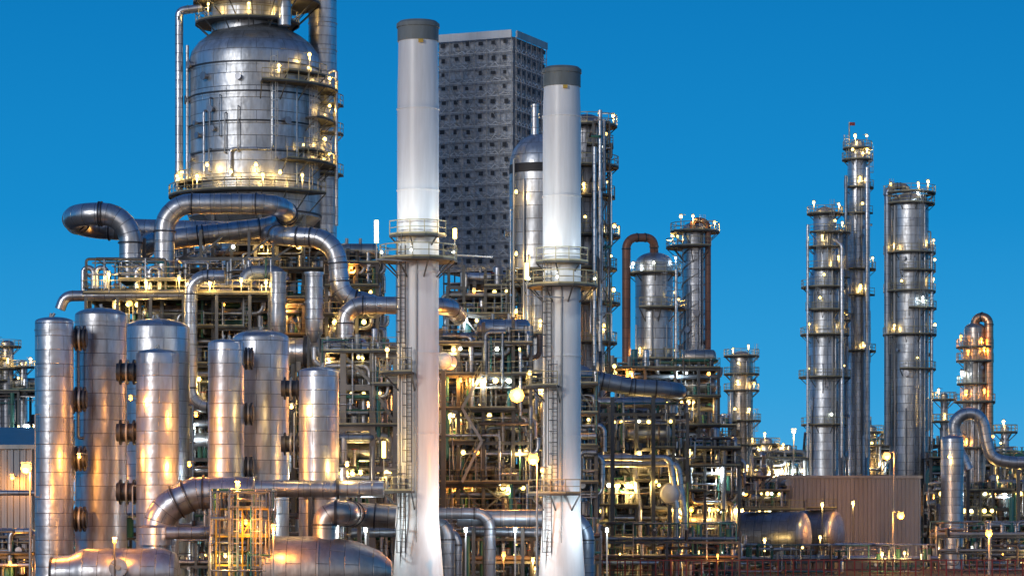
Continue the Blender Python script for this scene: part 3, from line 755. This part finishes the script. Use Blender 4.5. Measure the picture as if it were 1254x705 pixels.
m.box(X(1183,d),X(1187,d),d-.4,d+.4,0,Z(570,d),'steel'); m.box(X(1245,d),X(1249,d),d-.4,d+.4,0,Z(574,d),'steel')
m.finish()
m=MB('process_vessel'); m.lathe((X(1166,380),380,0),(0,0,1),vprofile(14*S(380),0,Z(532,380),.4,2),24,'clad',False); m.lamp((X(1166,380)-1,376,Z(560,380)),'warm',300); m.beam((X(1166,380)-1,376,Z(558,380)),(X(1166,380)-1,379,Z(558,380)),.1,'galv'); m.finish()

# ================================================================== MIDDLE STRUCTURES
m,x0,x1,zs=structure('process_steel_structure',540,650,262,274,[420,458,500,540,590,625],4,2,220,24,power=400,brace=.6)
m.stair(X(566,262),Z(500,262),X(590,262),Z(458,262),260.8); m.stair(X(590,262),Z(540,262),X(566,262),Z(500,262),260.8); m.stair(X(566,262),Z(590,262),X(590,262),Z(540,262),260.8)
m.finish()
m,x0,x1,zs=structure('process_steel_structure',548,640,300,312,[350,385,420,470],4,2,110,14,power=360,kinds=WK); m.finish()
for u,v,d,rr in ((543,442,256,10),(820,604,292,12)):
    m=MB('round_process_vessel')
    s=S(d); m.lathe((X(u,d),d,Z(v,d)),(-.25,-1,0),[(-2,rr*s*.98),(0,rr*s),(.35,rr*s*.85),(.6,rr*s*.5),(.7,.02)],28,'white_paint')
    m.lathe((X(u,d),d,Z(v,d)),(-.25,-1,0),[(-.2,rr*s),(-.2,rr*s*1.12),(.02,rr*s*1.12),(.02,rr*s)],28,'galv')
    m.box(X(u,d)-.2,X(u,d)+.2,d,d+1,0,Z(v,d)-rr*s*.8,'steel')
    m.lamp((X(u,d)-1.5,d-2.5,Z(v-14,d)),'warm',120,r=.14); m.beam((X(u,d)-1.5,d-2.5,Z(v-16,d)),(X(u,d)-1.5,d+.5,Z(v-16,d)),.1,'galv')
    m.finish()
m,x0,x1,zs=structure('process_steel_structure',640,730,266,280,[470,505,545,590,630],3,2,170,16,power=380,kinds=WK); m.finish()
m,x0,x1,zs=structure('process_steel_structure',728,842,296,316,[505,548,588,618,655],5,3,260,28,power=420,brace=.3,drums=2,kinds=WK); m.finish()
m,x0,x1,zs=structure('process_steel_structure',835,905,305,325,[548,570,600,655],3,3,140,16,power=400,brace=.4,kinds=WK); m.finish()
m,x0,x1,zs=structure('process_steel_structure',735,880,335,350,[450,485,520],5,2,150,18,power=400,drums=2,kinds=WK); m.finish()
m=MB('large_header_pipe'); d=290; s=S(d)
m.tube([(X(705,d),d,Z(455,d)),(X(735,d),d,Z(466,d)),(X(775,d),d,Z(474,d)),(X(832,d),d,Z(478,d)),(X(832,d),d+12,Z(478,d))],10.5*s,'pipe_dark',24,bend=2.6,flanges=True,collars=2)
for u in (750,800): m.box(X(u,d)-.2,X(u,d)+.2,d-.3,d+.3,0,Z(486,d),'steel')
m.finish()
m=MB('curved_pipe_bundle'); d=292
for k,(u,v) in enumerate(((790,560),(800,568),(745,558))):
    q=d+k*2; m.tube([(X(722,q),q,Z(v,q)),(X(u+30,q),q,Z(v,q)),(X(u+38,q),q,Z(v+60,q)),(X(u+38,q),q,.2)],3.6*S(d),'clad',16)
m.finish()
def htank(u0,u1,vc,rp,d,yaw):
    s=S(d); r=rp*s; p=Vector((X(u1,d),d,Z(vc,d))); ax=Vector((-math.cos(yaw),math.sin(yaw),0)); L=(u1-u0)*s/math.cos(yaw)
    mm=MB('horizontal_storage_tank')
    pr=[(0,.02)]+[(1.0*(1-math.cos(a)),r*math.sin(a)) for a in (.3,.6,.9,1.2,1.57)]
    z=1.6
    while z<L-1: pr+=[(z,r),(z,r+.05),(z+.1,r+.05),(z+.1,r)]; z+=2.2
    pr+=[(L,r),(L+.8,.05)]
    mm.lathe(p,ax,pr,40,'clad_dark',False)
    for f in (.2,.8):
        q=p+ax*L*f; mm.box(q.x-.3,q.x+.3,q.y-r*.7,q.y+r*.7,0,q.z-r*.7,'concrete')
    mm.deck(p.x-L*.8,p.x-.5,p.y-1+L*.2,p.y+2,p.z+r+.3)
    mm.lamp((p.x+1.2,p.y-2.5,p.z+r+.8),'warm',420); mm.beam((p.x+1.2,p.y-2.5,0),(p.x+1.2,p.y-2.5,p.z+r+.9),.12,'steel')
    mm.lamp((p.x-L*.6,p.y-r-2,p.z-r*.2),'warm',380); mm.beam((p.x-L*.6,p.y-r-2,0),(p.x-L*.6,p.y-r-2,p.z-r*.2),.12,'steel')
    mm.finish()
htank(898,992,655,29,345,.35); htank(985,1030,652,28,358,.5)
# ================================================================== CORRUGATED SHEDS
def shed(name,x0,x1,y0,y1,z0,z1,wall,roof,slope=0):
    m=MB(name)
    def ribs(a,b,nrm,mat):
        L=(Vector(b)-Vector(a)).length; n=int(L/.55); t=(Vector(b)-Vector(a))/n; nv=Vector(nrm)*.13; vs=[];fs=[]
        for i in range(n):
            p=Vector(a)+t*i
            for f,k in ((0,0),(.5,0),(.6,1),(.9,1)):
                q=p+t*f+nv*k; vs+=[(q.x,q.y,z0),(q.x,q.y,z1)]
        q=Vector(b); vs+=[(q.x,q.y,z0),(q.x,q.y,z1)]
        for i in range(len(vs)//2-1): fs.append((2*i,2*i+2,2*i+3,2*i+1))
        m.add(vs,fs,mat)
    ribs((x0,y0,0),(x1,y0,0),(0,-1,0),wall); ribs((x1,y0,0),(x1,y1,0),(1,0,0),wall); ribs((x0,y1,0),(x0,y0,0),(-1,0,0),wall)
    m.add([(x0-.15,y0-.2,z1+.05),(x1+.15,y0-.2,z1+.05),(x1+.15,y1,z1+.05+slope),(x0-.15,y1,z1+.05+slope)],[(0,1,2,3)],roof)
    m.add([(x0,y1,z0),(x1,y1,z0),(x1,y1,z1),(x0,y1,z1)],[(0,1,2,3)],wall)
    m.box(x0-.2,x1+.2,y0-.34,y0-.16,z1-.25,z1+.12,'galv'); m.box(x1+.14,x1+.29,y0-.1,y1,z1-.25,z1+.12,'galv')
    m.box(x0,x1,y0+.05,y1-.05,0,z0,'concrete')
    return m
d=378; m=shed('corrugated_shed',X(955,d),X(1127,d),d,d+24,1.2,Z(583,d),'shed_wall','shed_roof')
m.box(X(1010,d),X(1014,d),d-.4,d-.14,2.5,Z(600,d),'galv'); m.finish()
d=250; m=shed('corrugated_shed',X(-60,d),X(40,d),d,d+16,.4,Z(546,d),'shed_wall','shed_roof',slope=2.2)
m.lamp((X(20,d),d-2,Z(585,d)),'sodium',700); m.beam((X(20,d),d-2,Z(583,d)),(X(20,d),d,Z(583,d)),.1,'galv'); m.finish()
m=MB('low_pipe_rack'); d=232
m.frame(X(-40,d),X(42,d),d,d+4,[0,Z(680,d),Z(655,d)],3,1,w=.2)
for v in (603,655,662,680): m.tube([(X(-50,d),d+1,Z(v,d)),(X(44,d),d+1,Z(v,d))],R(.15,.35),'pipe_clad',12)
m.deck(X(-40,d),X(42,d),d,d+4,Z(680,d)); m.clutter(X(-40,d),X(40,d),d-.5,d+4,.4,Z(650,d),50)
m.lamp((X(15,d),d-1,Z(690,d)),'sodium',260,r=.14)
m.finish()

# ================================================================== FAR BACKGROUND UNITS
def far_unit(u0,u1,d,vtop,n,cols,seed):
    random.seed(seed)
    lv=[v for v in (vtop,vtop+(660-vtop)*.35,vtop+(660-vtop)*.7)]
    m,x0,x1,zs=structure('distant_process_unit',u0,u1,d,d+12,lv,max(3,int((u1-u0)/22)),1,n,int((u1-u0)/3.6),power=650,w=.4,rmax=.5,brace=.4,lf=.15,rails='f',drums=2,br=(.15,.34),kinds=WK)
    for k in range(int((u1-u0)/12)):
        x=R(x0,x1); h=R(1.5,6); m.cyl((x,d+R(1,8),zs[-1]),(x,d+4,zs[-1]+h),R(.1,.35),random.choice(['galv','clad','steel']),8)
    for u,w,v in cols:
        x=X(u,d); r=w/2*S(d)
        m.lathe((x,d+3,0),(0,0,1),vprofile(r,0,Z(v,d),.5,2.5),20,random.choice(['clad','clad_dark','clad_warm']),False)
        m.ringplat(x,d+3,Z(v+8,d),r,r+1.3,0,360,lamps=1,power=360,br=.22)
        if Z(v,d)>14: m.ringplat(x,d+3,Z(v+35,d),r,r+1.3,0,360,lamps=1,power=360,lightfrac=.5,br=.22)
    m.finish()
far_unit(-30,45,480,478,90,[(5,16,415),(25,10,440),(-12,22,430)],1)
far_unit(870,1000,500,560,200,[(882,12,530),(940,16,535),(965,8,545),(925,8,550)],2)
far_unit(1000,1150,480,545,200,[(1070,12,520),(1085,8,530),(1120,16,545)],3)
far_unit(1140,1290,430,560,220,[(1235,10,520),(1160,9,480),(1250,12,560)],4)
far_unit(1148,1280,395,600,210,[(1235,16,590),(1205,14,600)],5)
far_unit(540,900,460,520,230,[(600,14,480),(720,18,470),(860,16,495)],6)
far_unit(880,965,372,600,130,[(930,14,575)],7)
far_unit(60,540,420,500,220,[],8)
random.seed(99)
def track(u0,u1,d,levels,seed,lf=2):
    random.seed(seed)
    m=MB('pipe_track'); x0,x1=X(u0,d),X(u1,d)
    n=int((x1-x0)/5); m.frame(x0,x1,d,d+5,[0]+levels,n,1,w=.22,brace=.05)
    for z in levels:
        for k in range(6): m.tube([(x0,d+.4+k*.8,z+.25),(x1,d+.4+k*.8,z+.25)],R(.1,.24),random.choice(['pipe_clad','pipe_brown','pipe_dark','clad','galv']),10)
    m.clutter(x0,x1,d-1,d+6,.3,levels[-1]+1.8,int((x1-x0)*2.6),.05,.22)
    m.valves(x0,x1,d-.5,d+5,levels[0],int((x1-x0)/.9)); m.valves(x0,x1,d-.5,d+5,levels[-1],int((x1-x0)/1.6))
    for i in range(int((x1-x0)/5.5)):
        x=R(x0,x1);z=R(1.4,3.2); m.beam((x,d-1,0),(x,d-1,z),.08,'steel')
        m.lamp((x,d-1,z),random.choice(['warm','sodium','warm','warm']),R(160,420),r=R(.08,.2),light=i%lf==0)
    m.finish()
track(728,905,286,[2.2,4.0],21)
track(1148,1275,350,[2.4,4.4],22)
track(890,1150,334,[1.6],23)
track(400,735,250,[2.4,4.4],24,3)
track(60,420,234,[2.2,4.5],25,3)
m=MB('red_guard_rail'); d=276; x0=X(728,d); x1=X(1290,d); n=60
m.rail([(x0+(x1-x0)*i/n,d,0.3) for i in range(n+1)],h=1.9,w=.09,mat='red')
for i in range(0,n+1,2): m.beam((x0+(x1-x0)*i/n,d,0),(x0+(x1-x0)*i/n,d,2.3),.14,'red')
m.finish()

# ================================================================== LAMP POSTS
def street_lamp(u,v,d,kind='sodium',power=900,arm=.0,r=.3):
    m=MB('street_lamp'); x,y,z=at(u,v,d); px=x+arm
    m.lathe((px,y,0),(0,0,1),[(0,.16),(.6,.16),(.6,.11),(z+.3,.06)],10,'galv',False)
    if arm: m.tube([(px,y,z+.2),(px,y,z+.5),(x,y-.1,z+.5)],.05,'galv',6)
    m.box(x-.35,x+.35,y-.2,y+.2,z+r*.8,z+r*.8+.15,'galv')
    m.lathe((x,y,z-r),(0,0,1),[(0,.01),(r*.3,r*.7),(r,r),(r*1.7,r*.7),(r*1.85,.3*r)],12,'bulb_'+kind,False)
    m.lights.append(((x,y-.6,z-.4),kind,power)); m.finish()
street_lamp(32,573,214,arm=.3,power=2600,r=.42)
street_lamp(653,562,224,arm=.3,power=2600,r=.46)
street_lamp(1086,558,360,arm=.9,power=2400,r=.5)
street_lamp(1103,631,350,arm=-1.0,power=2400,r=.45)
street_lamp(1211,653,330,power=1300,r=.4)
street_lamp(972,528,400,kind='warm',power=1300,r=.3)
m=MB('floodlight'); p=at(633,484,254)
m.lathe((p[0],p[1],p[2]-.65),(0,0,1),[(0,.01),(.2,.48),(.65,.66),(1.1,.48),(1.3,.01)],14,'bulb_sodium',False)
m.beam((p[0],p[1],p[2]+.6),(p[0],p[1]+8,p[2]+.7),.14,'galv'); m.lights.append(((p[0],p[1]-1,p[2]),'sodium',4600)); m.finish()
m=MB('tube_light')
for u,v0,v1,d in ((461,297,270,224),(645,342,322,228),(557,292,280,228),(470,560,540,226)):
    x,y,z=at(u,v0,d); zb=Z(v1,d); m.cyl((x,y,z),(x,y,zb),.16,'bulb_warm',8); m.beam((x,y,z-1.4),(x,y,z),.08,'galv'); m.beam((x,y,z-1.3),(x+3,y+2,z-1.3),.1,'galv'); m.lights.append(((x,y-.4,(z+zb)/2),'warm',140))
m.finish()

# ================================================================== WORLD / SKY
w=bpy.data.worlds.new('World'); scene.world=w; w.use_nodes=True
n=w.node_tree.nodes; l=w.node_tree.links; bg=n['Background']
tc=n.new('ShaderNodeTexCoord'); sp=n.new('ShaderNodeSeparateXYZ'); l.new(tc.outputs['Generated'],sp.inputs[0])
def ramp(stops):
    r=n.new('ShaderNodeValToRGB'); e=r.color_ramp.elements
    e[0].position=stops[0][0]; e[0].color=(*stops[0][1],1); e[1].position=stops[-1][0]; e[1].color=(*stops[-1][1],1)
    for p,c in stops[1:-1]:
        k=e.new(p); k.color=(*c,1)
    l.new(sp.outputs['Z'],r.inputs[0]); return r
fr=ramp([(0,(.08,.42,.76)),(.05,(.028,.345,.71)),(.11,(.005,.26,.62)),(.19,(.001,.19,.51)),(.6,(.003,.085,.28)),(1,(.008,.05,.18))])
bk=ramp([(0,(.62,.53,.48)),(.12,(.46,.48,.54)),(.35,(.26,.36,.52)),(.7,(.04,.14,.33)),(1,(.015,.07,.22))])
mr=n.new('ShaderNodeMapRange'); mr.inputs['From Min'].default_value=-.15; mr.inputs['From Max'].default_value=-.95
l.new(sp.outputs['Y'],mr.inputs['Value'])
mx=n.new('ShaderNodeMixRGB'); l.new(mr.outputs[0],mx.inputs[0]); l.new(fr.outputs[0],mx.inputs[1]); l.new(bk.outputs[0],mx.inputs[2])
sky=n.new('ShaderNodeTexSky'); sky.sky_type='NISHITA'; sky.sun_disc=False; sky.sun_elevation=math.radians(1.5); sky.sun_rotation=math.radians(200)
ad=n.new('ShaderNodeMixRGB'); ad.blend_type='ADD'; ad.inputs[0].default_value=.002
l.new(mx.outputs[0],ad.inputs[1]); l.new(sky.outputs[0],ad.inputs[2]); l.new(ad.outputs[0],bg.inputs['Color']); bg.inputs['Strength'].default_value=1.0
sd=bpy.data.lights.new('sun','SUN'); sd.energy=1.0; sd.angle=math.radians(12); sd.color=(1,.96,.92)
so=bpy.data.objects.new('sun',sd); scene.collection.objects.link(so)
dv=Vector((.62,1,-.28)); so.rotation_euler=dv.to_track_quat('-Z','Y').to_euler()
# ================================================================== CAMERA
cd=bpy.data.cameras.new('camera'); cam=bpy.data.objects.new('camera',cd); scene.collection.objects.link(cam)
cam.location=(0,0,CZ); cam.rotation_euler=(math.radians(90),0,0); cd.lens=100; cd.sensor_width=36; cd.clip_end=10000; cd.clip_start=1
cd.shift_y=(HY-352.5)/1254
scene.camera=cam
scene.view_settings.view_transform='Standard'; scene.view_settings.look='None'; scene.view_settings.exposure=0
print('LIGHTS',NL[0],'POLYS',sum(len(o.data.polygons) for o in bpy.data.objects if o.type=='MESH'))
